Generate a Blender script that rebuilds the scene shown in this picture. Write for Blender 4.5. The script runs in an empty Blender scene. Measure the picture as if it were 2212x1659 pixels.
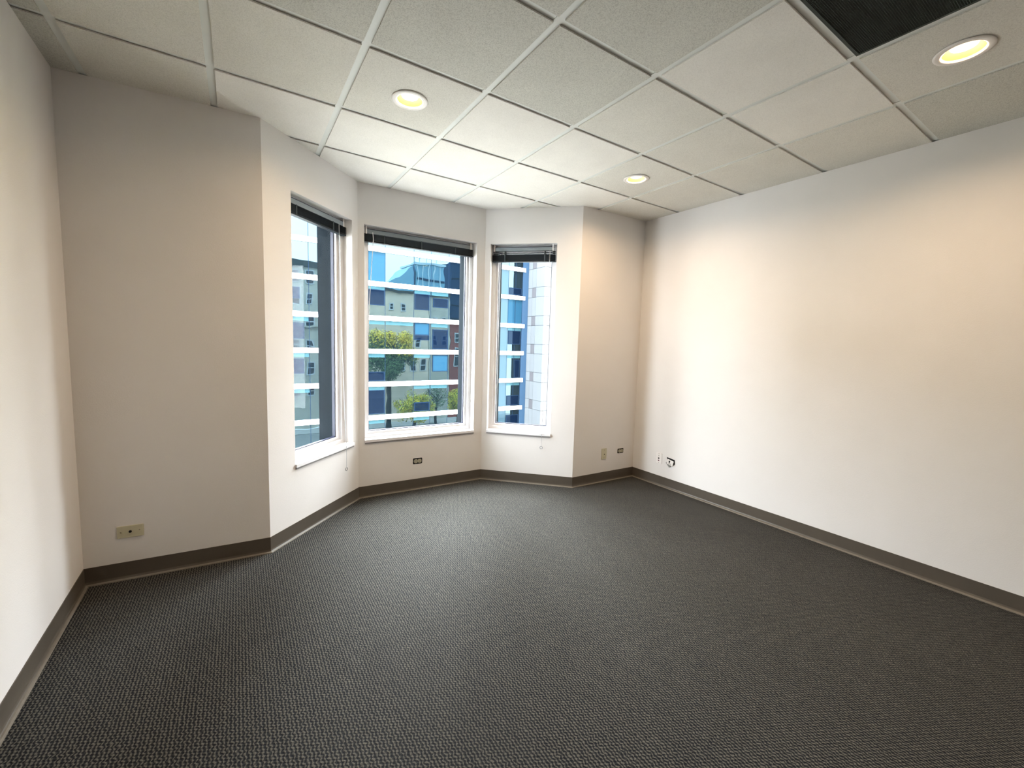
import bpy, bmesh, math, random
from mathutils import Vector, Matrix

random.seed(7)
scene = bpy.context.scene
C = scene.collection
PI = math.pi

# ------------------------------------------------------------------ camera
H = 2.7827                       # ceiling height
cam_d = bpy.data.cameras.new('camera')
cam = bpy.data.objects.new('camera', cam_d)
C.objects.link(cam)
scene.camera = cam
FPX = 912.149
cam_d.sensor_fit = 'HORIZONTAL'
cam_d.sensor_width = 36.0
cam_d.lens = FPX * 36.0 / 2212.0
cam_d.shift_x = -6.945 / 2212.0
cam_d.shift_y = -6.214 / 2212.0
cam_d.clip_start = 0.05
cam_d.clip_end = 500
RIGHT = Vector((0.8367, -0.5469, 0.0289)).normalized()
FWD = Vector((0.5471, 0.8323, -0.0897)).normalized()
UP = RIGHT.cross(FWD).normalized()
RIGHT = FWD.cross(UP).normalized()
cam.matrix_world = Matrix(((RIGHT.x, UP.x, -FWD.x, 0.6797),
                           (RIGHT.y, UP.y, -FWD.y, -1.4931),
                           (RIGHT.z, UP.z, -FWD.z, 1.4498),
                           (0, 0, 0, 1)))

# ------------------------------------------------------------------ sky, sun, exposure
SKY = 57.0
SUN = 18.0
LAMP_W = 18.0
EXPOSURE = -0.25
world = bpy.data.worlds.new('sky')
scene.world = world
world.use_nodes = True
wn, wl = world.node_tree.nodes, world.node_tree.links
wn.clear()
w_out = wn.new('ShaderNodeOutputWorld')
w_bg = wn.new('ShaderNodeBackground')
w_tc = wn.new('ShaderNodeTexCoord')
w_sep = wn.new('ShaderNodeSeparateXYZ')
w_ramp = wn.new('ShaderNodeValToRGB')
w_ramp.color_ramp.elements[0].position = 0.0
w_ramp.color_ramp.elements[0].color = (0.475, 0.497, 0.52, 1)
w_ramp.color_ramp.elements[1].position = 1.0
w_ramp.color_ramp.elements[1].color = (0.915, 0.955, 1.0, 1)
w_noise = wn.new('ShaderNodeTexNoise')
w_noise.inputs['Scale'].default_value = 2.4
w_noise.inputs['Detail'].default_value = 5
w_cr = wn.new('ShaderNodeValToRGB')
w_cr.color_ramp.elements[0].position = 0.48
w_cr.color_ramp.elements[0].color = (0, 0, 0, 1)
w_cr.color_ramp.elements[1].position = 0.68
w_cr.color_ramp.elements[1].color = (0.25, 0.25, 0.25, 1)
w_mix = wn.new('ShaderNodeMixRGB')
w_mix.inputs['Color2'].default_value = (1.0, 0.99, 0.975, 1)
wl.new(w_tc.outputs['Generated'], w_sep.inputs[0])
wl.new(w_sep.outputs['Z'], w_ramp.inputs['Fac'])
wl.new(w_tc.outputs['Generated'], w_noise.inputs['Vector'])
wl.new(w_noise.outputs['Fac'], w_cr.inputs['Fac'])
wl.new(w_cr.outputs['Color'], w_mix.inputs['Fac'])
wl.new(w_ramp.outputs['Color'], w_mix.inputs['Color1'])
wl.new(w_mix.outputs['Color'], w_bg.inputs['Color'])
w_bg.inputs['Strength'].default_value = SKY
wl.new(w_bg.outputs[0], w_out.inputs[0])

sun_d = bpy.data.lights.new('sun', 'SUN')
sun_d.energy = SUN
sun_d.angle = math.radians(1.0)
sun_d.color = (1.0, 0.96, 0.9)
sun = bpy.data.objects.new('sun', sun_d)
C.objects.link(sun)
sun.rotation_euler = Vector((0.24, 0.42, -0.87)).to_track_quat('-Z', 'Y').to_euler()
sun.location = (0, -30, 60)

scene.cycles.caustics_reflective = False
scene.cycles.caustics_refractive = False
vs = scene.view_settings
vs.view_transform = 'Standard'
vs.look = 'None'
vs.exposure = EXPOSURE
vs.gamma = 1.0
vs.use_curve_mapping = False

# ------------------------------------------------------------------ materials
MATS = {}

def nt_new(name):
    m = bpy.data.materials.new(name)
    m.use_nodes = True
    n, l = m.node_tree.nodes, m.node_tree.links
    return m, n, l, n.get('Principled BSDF')

def pmat(name, col, rough=0.6, spec=0.3, var=0.0, vscale=20.0, bump=0.0, bscale=200.0, metal=0.0, emit=None, estr=0.0, vary_obj=0.0):
    """painted / moulded surface: colour, faint mottling, faint relief"""
    m, n, l, b = nt_new(name)
    b.inputs['Roughness'].default_value = rough
    b.inputs['Specular IOR Level'].default_value = spec
    b.inputs['Metallic'].default_value = metal
    tc = n.new('ShaderNodeTexCoord')
    tex = n.new('ShaderNodeTexNoise')
    tex.inputs['Scale'].default_value = vscale
    tex.inputs['Detail'].default_value = 4
    l.new(tc.outputs['Object'], tex.inputs['Vector'])
    ramp = n.new('ShaderNodeValToRGB')
    e = ramp.color_ramp.elements
    e[0].position, e[1].position = 0.3, 0.7
    e[0].color = tuple(c * (1 - var) for c in col) + (1,)
    e[1].color = tuple(min(1, c * (1 + var)) for c in col) + (1,)
    l.new(tex.outputs['Fac'], ramp.inputs['Fac'])
    last = ramp.outputs['Color']
    if vary_obj:
        oi = n.new('ShaderNodeObjectInfo')
        mr = n.new('ShaderNodeMapRange')
        mr.inputs['To Min'].default_value = 1 - vary_obj
        mr.inputs['To Max'].default_value = 1 + vary_obj
        l.new(oi.outputs['Random'], mr.inputs['Value'])
        mm = n.new('ShaderNodeVectorMath')
        mm.operation = 'SCALE'
        l.new(last, mm.inputs[0])
        l.new(mr.outputs[0], mm.inputs['Scale'])
        last = mm.outputs[0]
    l.new(last, b.inputs['Base Color'])
    if bump:
        t2 = n.new('ShaderNodeTexNoise')
        t2.inputs['Scale'].default_value = bscale
        t2.inputs['Detail'].default_value = 3
        l.new(tc.outputs['Object'], t2.inputs['Vector'])
        bp = n.new('ShaderNodeBump')
        bp.inputs['Strength'].default_value = bump
        bp.inputs['Distance'].default_value = 0.002
        l.new(t2.outputs['Fac'], bp.inputs['Height'])
        l.new(bp.outputs[0], b.inputs['Normal'])
    if emit:
        b.inputs['Emission Color'].default_value = emit + (1,)
        b.inputs['Emission Strength'].default_value = estr
    MATS[name] = m
    return m

pmat('wall_paint', (0.80, 0.783, 0.774), 0.75, 0.2, 0.012, 3.0, 0.25, 160)
pmat('baseboard_vinyl', (0.085, 0.071, 0.056), 0.38, 0.45, 0.06, 8)
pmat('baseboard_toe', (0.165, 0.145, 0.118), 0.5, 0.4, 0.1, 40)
pmat('grid_metal', (0.74, 0.77, 0.75), 0.45, 0.3, 0.02, 6)
pmat('window_vinyl', (0.86, 0.87, 0.90), 0.35, 0.4, 0.01, 5)
pmat('sill_paint', (0.84, 0.85, 0.88), 0.4, 0.4, 0.01, 5)
pmat('sill_shadow_grey', (0.28, 0.27, 0.28), 0.6, 0.3, 0.03, 10)  # shadow line below the sill, put in as grey colour
pmat('rubber_gasket', (0.012, 0.014, 0.035), 0.45, 0.4, 0.1, 30)
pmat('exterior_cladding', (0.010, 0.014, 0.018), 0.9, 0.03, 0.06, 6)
pmat('bay_cladding', (0.16, 0.155, 0.14), 0.8, 0.1, 0.08, 2)
pmat('blind_rail', (0.20, 0.24, 0.27), 0.4, 0.5, 0.02, 8)
pmat('blind_slat', (0.0045, 0.0085, 0.0135), 0.5, 0.2, 0.06, 12)
pmat('blind_tape', (0.05, 0.062, 0.07), 0.8, 0.2, 0.05, 30)
pmat('cord_grey', (0.5, 0.52, 0.55), 0.6, 0.3, 0.05, 40)
pmat('ring_plastic', (0.33, 0.34, 0.36), 0.35, 0.4, 0.03, 40)
pmat('ivory_plastic', (0.56, 0.53, 0.38), 0.4, 0.4, 0.03, 30)
pmat('white_plastic', (0.85, 0.83, 0.82), 0.35, 0.4, 0.02, 30)
pmat('black_box', (0.008, 0.009, 0.012), 0.7, 0.2, 0.1, 30)
pmat('maroon_port', (0.10, 0.02, 0.04), 0.4, 0.4, 0.05, 30)
pmat('beige_face', (0.42, 0.40, 0.31), 0.4, 0.4, 0.03, 30)
pmat('screw_metal', (0.30, 0.28, 0.2), 0.35, 0.5, 0.03, 40, metal=0.6)
pmat('torn_drywall', (0.30, 0.30, 0.28), 0.9, 0.1, 0.2, 60, 0.6, 200)
pmat('lamp_trim', (0.86, 0.84, 0.82), 0.4, 0.4, 0.01, 10)
pmat('lamp_baffle', (0.88, 0.66, 0.32), 0.35, 0.4, 0.01, 10)
pmat('grille_dark', (0.045, 0.054, 0.048), 0.7, 0.15, 0.1, 12)
pmat('duct_dark', (0.05, 0.058, 0.054), 0.6, 0.3, 0.2, 9)
pmat('duct_metal', (0.22, 0.23, 0.24), 0.4, 0.5, 0.1, 9, metal=0.4)
pmat('lamp_bulb', (1, 0.93, 0.8), 0.5, 0.3, 0.0, 10, emit=(1.0, 0.80, 0.50), estr=6.0)

def tile_mat(name, col, dark, pores):
    """mineral fibre tile: fine speckle of pores, faint blotches, one tone per tile"""
    m, n, l, b = nt_new(name)
    b.inputs['Roughness'].default_value = 0.9
    b.inputs['Specular IOR Level'].default_value = 0.08
    geo = n.new('ShaderNodeNewGeometry')
    t1 = n.new('ShaderNodeTexNoise')
    t1.inputs['Scale'].default_value = 260
    t1.inputs['Detail'].default_value = 3
    l.new(geo.outputs['Position'], t1.inputs['Vector'])
    r1 = n.new('ShaderNodeValToRGB')
    r1.color_ramp.elements[0].position = 0.34
    r1.color_ramp.elements[0].color = tuple(c * (1 - pores) for c in dark) + (1,)
    r1.color_ramp.elements[1].position = 0.56
    r1.color_ramp.elements[1].color = tuple(col) + (1,)
    l.new(t1.outputs['Fac'], r1.inputs['Fac'])
    t2 = n.new('ShaderNodeTexNoise')
    t2.inputs['Scale'].default_value = 5
    t2.inputs['Detail'].default_value = 3
    l.new(geo.outputs['Position'], t2.inputs['Vector'])
    mr = n.new('ShaderNodeMapRange')
    mr.inputs['To Min'].default_value = 0.93
    mr.inputs['To Max'].default_value = 1.05
    l.new(t2.outputs['Fac'], mr.inputs['Value'])
    sc = n.new('ShaderNodeVectorMath')
    sc.operation = 'SCALE'
    l.new(r1.outputs['Color'], sc.inputs[0])
    l.new(mr.outputs[0], sc.inputs['Scale'])
    l.new(sc.outputs[0], b.inputs['Base Color'])
    bp = n.new('ShaderNodeBump')
    bp.inputs['Strength'].default_value = 0.35
    bp.inputs['Distance'].default_value = 0.0015
    l.new(t1.outputs['Fac'], bp.inputs['Height'])
    l.new(bp.outputs[0], b.inputs['Normal'])
    MATS[name] = m
    return m

tile_mat('tile_aged', (0.66, 0.66, 0.61), (0.54, 0.54, 0.50), 0.10)
tile_mat('tile_plain', (0.77, 0.76, 0.71), (0.68, 0.67, 0.62), 0.06)
tile_mat('tile_new', (0.88, 0.87, 0.83), (0.82, 0.81, 0.77), 0.03)

def carpet_mat():
    m, n, l, b = nt_new('carpet')
    geo = n.new('ShaderNodeNewGeometry')
    sep = n.new('ShaderNodeSeparateXYZ')
    l.new(geo.outputs['Position'], sep.inputs[0])
    def M(op, a, bb=None, c=None):
        x = n.new('ShaderNodeMath')
        x.operation = op
        for i, v in enumerate((a, bb, c)):
            if v is None:
                continue
            if isinstance(v, (int, float)):
                x.inputs[i].default_value = v
            else:
                l.new(v, x.inputs[i])
        return x.outputs[0]
    X, Y = sep.outputs['X'], sep.outputs['Y']
    # small wander so that the rows are not ruler-straight
    nz = n.new('ShaderNodeTexNoise')
    nz.inputs['Scale'].default_value = 75
    nz.inputs['Detail'].default_value = 2
    l.new(geo.outputs['Position'], nz.inputs['Vector'])
    wob = M('MULTIPLY', M('SUBTRACT', nz.outputs['Fac'], 0.5), 1.15)
    u = M('DIVIDE', X, 0.0128)
    v = M('DIVIDE', Y, 0.027)
    tri = M('PINGPONG', v, 0.5)                                # zigzag columns
    ph = M('ADD', M('ADD', u, M('MULTIPLY', tri, 0.72)), wob)
    s1 = M('SINE', M('MULTIPLY', ph, 2 * PI))
    # flecks: each column broken into loops
    s2 = M('SINE', M('MULTIPLY', M('ADD', M('MULTIPLY', v, 2.0), M('MULTIPLY', u, 0.5)), 2 * PI))
    h = M('ADD', M('MULTIPLY', s1, 0.30), M('MULTIPLY', s2, 0.15))
    fine = n.new('ShaderNodeTexNoise')
    fine.inputs['Scale'].default_value = 330
    fine.inputs['Detail'].default_value = 2
    l.new(geo.outputs['Position'], fine.inputs['Vector'])
    h = M('ADD', M('ADD', h, 0.5), M('MULTIPLY', M('SUBTRACT', fine.outputs['Fac'], 0.5), 1.1))
    ramp = n.new('ShaderNodeValToRGB')
    cr = ramp.color_ramp
    cr.elements[0].position = 0.12
    cr.elements[0].color = (0.0036, 0.0050, 0.0095, 1)
    cr.elements[1].position = 0.88
    cr.elements[1].color = (0.128, 0.121, 0.101, 1)
    e = cr.elements.new(0.5)
    e.color = (0.0265, 0.0272, 0.0268, 1)
    l.new(h, ramp.inputs['Fac'])
    big = n.new('ShaderNodeTexNoise')
    big.inputs['Scale'].default_value = 1.6
    big.inputs['Detail'].default_value = 3
    l.new(geo.outputs['Position'], big.inputs['Vector'])
    mr = n.new('ShaderNodeMapRange')
    mr.inputs['To Min'].default_value = 0.86
    mr.inputs['To Max'].default_value = 1.12
    l.new(big.outputs['Fac'], mr.inputs['Value'])
    sc = n.new('ShaderNodeVectorMath')
    sc.operation = 'SCALE'
    l.new(ramp.outputs['Color'], sc.inputs[0])
    l.new(mr.outputs[0], sc.inputs['Scale'])
    l.new(sc.outputs[0], b.inputs['Base Color'])
    b.inputs['Roughness'].default_value = 0.7
    b.inputs['Specular IOR Level'].default_value = 0.10
    bp = n.new('ShaderNodeBump')
    bp.inputs['Strength'].default_value = 0.6
    bp.inputs['Distance'].default_value = 0.003
    l.new(h, bp.inputs['Height'])
    l.new(bp.outputs[0], b.inputs['Normal'])
    MATS['carpet'] = m
carpet_mat()

def clear_glass():
    m, n, l, b = nt_new('clear_glass')
    n.remove(b)
    out = n.get('Material Output')
    tr = n.new('ShaderNodeBsdfTransparent')
    tr.inputs['Color'].default_value = (0.965, 0.985, 0.985, 1)
    gl = n.new('ShaderNodeBsdfGlossy')
    gl.inputs['Roughness'].default_value = 0.0
    lw = n.new('ShaderNodeLayerWeight')
    lw.inputs['Blend'].default_value = 0.5
    pw = n.new('ShaderNodeMath')
    pw.operation = 'POWER'
    pw.inputs[1].default_value = 5.0
    l.new(lw.outputs['Facing'], pw.inputs[0])
    fr = n.new('ShaderNodeMath')
    fr.operation = 'MULTIPLY_ADD'
    fr.inputs[1].default_value = 0.25
    fr.inputs[2].default_value = 0.006
    l.new(pw.outputs[0], fr.inputs[0])
    mx = n.new('ShaderNodeMixShader')
    l.new(fr.outputs[0], mx.inputs[0])
    l.new(tr.outputs[0], mx.inputs[1])
    l.new(gl.outputs[0], mx.inputs[2])
    l.new(mx.outputs[0], out.inputs['Surface'])
    MATS['clear_glass'] = m
clear_glass()

def facade_glass(name, body, refl, fac, wav=0.22):
    """coated curtain-wall glass: a tinted body and a slightly wavy mirror coat"""
    m, n, l, b = nt_new(name)
    n.remove(b)
    out = n.get('Material Output')
    df = n.new('ShaderNodeBsdfDiffuse')
    df.inputs['Color'].default_value = tuple(body) + (1,)
    gl = n.new('ShaderNodeBsdfGlossy')
    gl.inputs['Color'].default_value = tuple(refl) + (1,)
    gl.inputs['Roughness'].default_value = 0.0
    mx = n.new('ShaderNodeMixShader')
    mx.inputs[0].default_value = fac
    geo = n.new('ShaderNodeNewGeometry')
    nz = n.new('ShaderNodeTexNoise')
    nz.inputs['Scale'].default_value = 0.55
    nz.inputs['Detail'].default_value = 1
    l.new(geo.outputs['Position'], nz.inputs['Vector'])
    bp = n.new('ShaderNodeBump')
    bp.inputs['Strength'].default_value = wav
    bp.inputs['Distance'].default_value = 0.03
    l.new(nz.outputs['Fac'], bp.inputs['Height'])
    l.new(bp.outputs[0], gl.inputs['Normal'])
    l.new(df.outputs[0], mx.inputs[1])
    l.new(gl.outputs[0], mx.inputs[2])
    l.new(mx.outputs[0], out.inputs['Surface'])
    MATS[name] = m

facade_glass('facade_glass', (0.0015, 0.0030, 0.0042), (0.55, 0.83, 1.0), 0.055)
facade_glass('facade_glass_pale', (0.010, 0.021, 0.030), (0.60, 0.86, 1.0), 0.020)
facade_glass('facade_glass_dark', (0.0010, 0.0028, 0.0075), (0.45, 0.70, 1.0), 0.010)
facade_glass('facade_glass_shade', (0.006, 0.022, 0.040), (0.4, 0.8, 1.0), 0.006)
facade_glass('facade_glass_spandrel', (0.017, 0.043, 0.054), (0.5, 0.85, 1.0), 0.010)

pmat('band_white', (0.80, 0.81, 0.84), 0.6, 0.3, 0.01, 0.5)
pmat('facade_frame', (0.0035, 0.009, 0.02), 0.9, 0.03, 0.03, 2)
pmat('pilaster_blue', (0.014, 0.029, 0.053), 0.9, 0.03, 0.02, 0.5)
pmat('panel_white', (0.058, 0.065, 0.072), 0.9, 0.03, 0.015, 0.6, vary_obj=0.05)
pmat('panel_bright', (0.062, 0.064, 0.066), 0.9, 0.03, 0.015, 0.6, vary_obj=0.03)
pmat('panel_grey', (0.036, 0.037, 0.042), 0.9, 0.03, 0.03, 0.6)
pmat('panel_backing', (0.012, 0.02, 0.03), 0.9, 0.03, 0.03, 0.6)
pmat('stone_tan', (0.80, 0.68, 0.54), 0.8, 0.2, 0.12, 1.2, 0.4, 12)
pmat('stone_grey', (0.55, 0.52, 0.44), 0.8, 0.2, 0.14, 0.8, 0.4, 12)
pmat('brick_red', (0.30, 0.09, 0.07), 0.8, 0.2, 0.15, 2.5, 0.4, 14)
pmat('cornice_dark', (0.06, 0.06, 0.055), 0.7, 0.2, 0.1, 2)
pmat('penthouse_blue', (0.20, 0.42, 0.56), 0.4, 0.5, 0.05, 0.7)
pmat('penthouse_rib', (0.50, 0.66, 0.74), 0.5, 0.4, 0.05, 0.7)
pmat('tower_navy', (0.012, 0.035, 0.085), 0.9, 0.03, 0.05, 0.4)
pmat('house_window_frame', (0.62, 0.64, 0.66), 0.5, 0.3, 0.03, 3)
pmat('house_pane', (0.02, 0.03, 0.04), 0.15, 0.6, 0.05, 2)
pmat('asphalt', (0.30, 0.29, 0.27), 0.9, 0.2, 0.15, 1.0, 0.3, 10)
pmat('pavement', (0.50, 0.48, 0.45), 0.9, 0.2, 0.08, 1.0)
pmat('bark', (0.07, 0.055, 0.04), 0.9, 0.1, 0.2, 6)
pmat('leaf_green', (0.12, 0.20, 0.065), 0.6, 0.3, 0.3, 0.9)
pmat('leaf_yellow', (0.78, 0.60, 0.05), 0.6, 0.3, 0.3, 0.9)
pmat('leaf_lime', (0.52, 0.55, 0.06), 0.6, 0.3, 0.3, 0.9)
pmat('leaf_pale', (0.30, 0.36, 0.26), 0.6, 0.3, 0.3, 0.9)

# ------------------------------------------------------------------ helpers
def obj(name, mesh, mat, parent=None, loc=None, rotz=0.0):
    o = bpy.data.objects.new(name, mesh)
    C.objects.link(o)
    if mat and not mesh.materials:
        mesh.materials.append(MATS[mat])
    if parent:
        o.parent = parent
    if loc:
        o.location = loc
    if rotz:
        o.rotation_euler = (0, 0, rotz)
    return o

def empty(name, loc=(0, 0, 0), rotz=0.0):
    o = bpy.data.objects.new(name, None)
    o.empty_display_size = 0.1
    C.objects.link(o)
    o.location = loc
    o.rotation_euler = (0, 0, rotz)
    return o

def tag(o, label=None, cat=None, group=None, kind=None):
    if label:
        o['label'] = label
    if cat:
        o['category'] = cat
    if group:
        o['group'] = group
    if kind:
        o['kind'] = kind
    return o

class MB:
    def __init__(self):
        self.v, self.f = [], []
    def prism(self, poly, z0, z1):
        n = len(poly)
        b = len(self.v)
        self.v += [(x, y, z0) for x, y in poly] + [(x, y, z1) for x, y in poly]
        self.f.append(tuple(b + i for i in reversed(range(n))))
        self.f.append(tuple(b + n + i for i in range(n)))
        for i in range(n):
            j = (i + 1) % n
            self.f.append((b + i, b + j, b + n + j, b + n + i))
        return self
    def box(self, x0, x1, y0, y1, z0, z1):
        return self.prism([(x0, y0), (x1, y0), (x1, y1), (x0, y1)], z0, z1)
    def ring(self, x0, x1, z0, z1, w, y0, y1, wb=None):
        """rectangular frame in the x-z plane"""
        wb = w if wb is None else wb
        self.box(x0, x1, y0, y1, z0, z0 + wb)
        self.box(x0, x1, y0, y1, z1 - w, z1)
        self.box(x0, x0 + w, y0, y1, z0 + wb, z1 - w)
        self.box(x1 - w, x1, y0, y1, z0 + wb, z1 - w)
        return self
    def lathe(self, prof, n=40, cx=0, cy=0, cz=0, close=False):
        b = len(self.v)
        k = len(prof)
        for i in range(n):
            a = 2 * PI * i / n
            for r, z in prof:
                self.v.append((cx + r * math.cos(a), cy + r * math.sin(a), cz + z))
        m = k if close else k - 1
        for i in range(n):
            j = (i + 1) % n
            for q in range(m):
                q2 = (q + 1) % k
                self.f.append((b + i * k + q, b + j * k + q, b + j * k + q2, b + i * k + q2))
        return self
    def disc(self, r, z, n=40, cx=0, cy=0):
        b = len(self.v)
        self.v += [(cx + r * math.cos(2 * PI * i / n), cy + r * math.sin(2 * PI * i / n), z) for i in range(n)]
        self.f.append(tuple(b + i for i in range(n)))
        return self
    def tube(self, pts, r, n=8, taper=None):
        pts = [Vector(p) for p in pts]
        b = len(self.v)
        for i, p in enumerate(pts):
            d = (pts[min(i + 1, len(pts) - 1)] - pts[max(i - 1, 0)]).normalized()
            a = d.orthogonal().normalized() if abs(d.z) > 0.999 or i == 0 else (prev - d * prev.dot(d)).normalized()
            prev = a
            c = d.cross(a)
            rr = r * (taper[i] if taper else 1)
            for k in range(n):
                t = 2 * PI * k / n
                self.v.append(tuple(p + a * (rr * math.cos(t)) + c * (rr * math.sin(t))))
        for i in range(len(pts) - 1):
            for k in range(n):
                k2 = (k + 1) % n
                self.f.append((b + i * n + k, b + i * n + k2, b + (i + 1) * n + k2, b + (i + 1) * n + k))
        self.f.append(tuple(b + k for k in reversed(range(n))))
        e = b + (len(pts) - 1) * n
        self.f.append(tuple(e + k for k in range(n)))
        return self
    def torus(self, c, R, r, axis='y', n=24, m=8):
        b = len(self.v)
        for i in range(n):
            a = 2 * PI * i / n
            for j in range(m):
                t = 2 * PI * j / m
                rr = R + r * math.cos(t)
                x, y, z = rr * math.cos(a), r * math.sin(t), rr * math.sin(a)
                self.v.append((c[0] + x, c[1] + y, c[2] + z))
        for i in range(n):
            i2 = (i + 1) % n
            for j in range(m):
                j2 = (j + 1) % m
                self.f.append((b + i * m + j, b + i * m + j2, b + i2 * m + j2, b + i2 * m + j))
        return self
    def mesh(self, name, smooth=False):
        me = bpy.data.meshes.new(name)
        me.from_pydata(self.v, [], self.f)
        me.validate()
        bm = bmesh.new()
        bm.from_mesh(me)
        bmesh.ops.recalc_face_normals(bm, faces=bm.faces)
        bm.to_mesh(me)
        bm.free()
        if smooth:
            me.polygons.foreach_set('use_smooth', [True] * len(me.polygons))
        me.update()
        return me
    def build(self, name, mat, parent=None, loc=None, rotz=0.0, smooth=False, bevel=0.0):
        o = obj(name, self.mesh(name, smooth), mat, parent, loc, rotz)
        if bevel:
            md = o.modifiers.new('edge', 'BEVEL')
            md.width = bevel
            md.segments = 2
            md.limit_method = 'ANGLE'
        return o

def box(name, mat, x0, x1, y0, y1, z0, z1, parent=None, bevel=0.0):
    return MB().box(x0, x1, y0, y1, z0, z1).build(name, mat, parent, bevel=bevel)

# ------------------------------------------------------------------ room shell
CR = [(-0.0853, 1.7401), (0.8291, 1.6716), (1.5660, 2.3938), (2.8049, 2.3635), (3.4951, 1.6808), (4.3571, 1.6525)]
REAR = -3.2
PTS = [(-0.0853 + 0.016 * (1.7401 - REAR), REAR)] + CR + [(4.3571 + 0.0021 * (1.6525 - REAR), REAR)]
NP = len(PTS)
TH = 0.27

def frame(i):
    a, b = Vector(PTS[i]), Vector(PTS[(i + 1) % NP])
    d = b - a
    L = d.length
    t = d / L
    return a, t, Vector((-t.y, t.x)), L

def offset_pts(off):
    out = []
    for i in range(NP):
        a1, t1, o1, _ = frame((i - 1) % NP)
        a2, t2, o2, _ = frame(i)
        p1, p2 = a1 + o1 * off, a2 + o2 * off
        den = t1.x * t2.y - t1.y * t2.x
        s = ((p2 - p1).x * t2.y - (p2 - p1).y * t2.x) / den
        out.append(p1 + t1 * s)
    return out

OUTER = offset_pts(TH)
SILL_Z, HEAD_Z = 0.515, 2.440
OPEN = {2: (0.245, 0.950), 3: (0.055, 1.146), 4: (0.057, 0.730)}
WALLN = ['wall_left', 'wall_back_left', 'wall_bay_left', 'wall_bay_front', 'wall_bay_right', 'wall_back_right', 'wall_right', 'wall_rear']
BASEN = ['baseboard_left', 'baseboard_back_left', 'baseboard_bay_left', 'baseboard_bay_front', 'baseboard_bay_right', 'baseboard_back_right', 'baseboard_right', 'baseboard_rear']
WLAB = ['left white painted wall running towards the camera', 'white wall between the left corner and the bay', 'left angled white wall of the bay window', 'front white wall of the bay with the widest window', 'right angled white wall of the bay window', 'narrow white wall right of the bay', 'long white painted right wall', 'white wall behind the camera']

for i in range(NP):
    a, t, o, L = frame(i)
    b = a + t * L
    a2, b2 = OUTER[i], OUTER[(i + 1) % NP]
    tup = lambda v: (v.x, v.y)
    m = MB()
    if i in OPEN:
        s0, s1 = OPEN[i]
        P = lambda s, f: tup(a + t * s + o * f)
        m.prism([tup(a), P(s0, 0), P(s0, TH), tup(a2)], 0, H)
        m.prism([P(s1, 0), tup(b), tup(b2), P(s1, TH)], 0, H)
        m.prism([P(s0, 0), P(s1, 0), P(s1, TH), P(s0, TH)], 0, SILL_Z)
        m.prism([P(s0, 0), P(s1, 0), P(s1, TH), P(s0, TH)], HEAD_Z, H)
    else:
        m.prism([tup(a), tup(b), tup(b2), tup(a2)], 0, H)
    wo = m.build(WALLN[i], 'wall_paint')
    wo.data.materials.append(MATS['bay_cladding'])
    for f in wo.data.polygons:
        if f.normal.x * o.x + f.normal.y * o.y > 0.9 and ((Vector(f.center[:2]) - a).dot(o)) > TH * 0.5:
            f.material_index = 1
    tag(wo, WLAB[i], 'wall', kind='structure')

# cove baseboards, one strip per wall, mitred at the corners
PROF = [(0.0, 0.104), (0.0032, 0.104), (0.0034, 0.020), (0.006, 0.011), (0.009, 0.008), (0.009, 0.0), (0.0, 0.0)]
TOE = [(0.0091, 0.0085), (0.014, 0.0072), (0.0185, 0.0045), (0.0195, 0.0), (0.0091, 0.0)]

def strip(i, prof):
    j = (i + 1) % NP
    rings = [offset_pts(-d) for d, _ in prof]
    m = MB()
    k = len(prof)
    for e in (i, j):
        for q, (d, z) in enumerate(prof):
            m.v.append((rings[q][e].x, rings[q][e].y, z))
    for q in range(k):
        q2 = (q + 1) % k
        m.f.append((q, q2, k + q2, k + q))
    m.f += [tuple(range(k)), tuple(k + q for q in range(k))]
    return m

for i in range(NP):
    bb = strip(i, PROF).build(BASEN[i], 'baseboard_vinyl')
    tag(bb, 'dark taupe vinyl cove baseboard along the ' + WALLN[i][5:].replace('_', ' ') + ' wall', 'baseboard', kind='structure')
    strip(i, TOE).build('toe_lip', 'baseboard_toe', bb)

# floor
m = MB()
m.prism([(p.x, p.y) for p in OUTER], -0.05, 0.0)
tag(m.build('floor', 'carpet'), 'dark grey zigzag loop carpet covering the floor', 'carpet', kind='structure')

# ------------------------------------------------------------------ suspended ceiling
XL = [0.0335, 0.5973, 1.2036, 1.8288, 2.4437, 3.0668, 3.6777]
YR = [-3.02, -2.41, -1.802, -1.195, -0.5978, 0.0, 0.6152, 1.2477, 1.8457]
XB = [-0.20] + XL + [4.50]
YB = [-3.30] + YR + [2.50]
GAP, DROP = 0.0175, 0.0065

def clip(poly, p, nrm):
    """keep the side where (q-p).nrm <= 0"""
    out = []
    for a, b in zip(poly, poly[1:] + poly[:1]):
        da = (a[0] - p[0]) * nrm[0] + (a[1] - p[1]) * nrm[1]
        db = (b[0] - p[0]) * nrm[0] + (b[1] - p[1]) * nrm[1]
        if da <= 0:
            out.append(a)
        if (da < 0 < db) or (db < 0 < da):
            s = da / (da - db)
            out.append((a[0] + s * (b[0] - a[0]), a[1] + s * (b[1] - a[1])))
    return out

def room_clip(poly, off):
    cx = sum(p[0] for p in poly) / len(poly)
    if cx < CR[1][0]:
        ids = (0, 1, 7)
    elif cx > CR[4][0]:
        ids = (5, 6, 7)
    else:
        ids = (2, 3, 4, 7)
    for i in ids:
        a, t, o, L = frame(i)
        p = a + o * (0.26 if i in (2, 4) else off)
        poly = clip(poly, p, o)
        if len(poly) < 3:
            return []
    return poly

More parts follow.
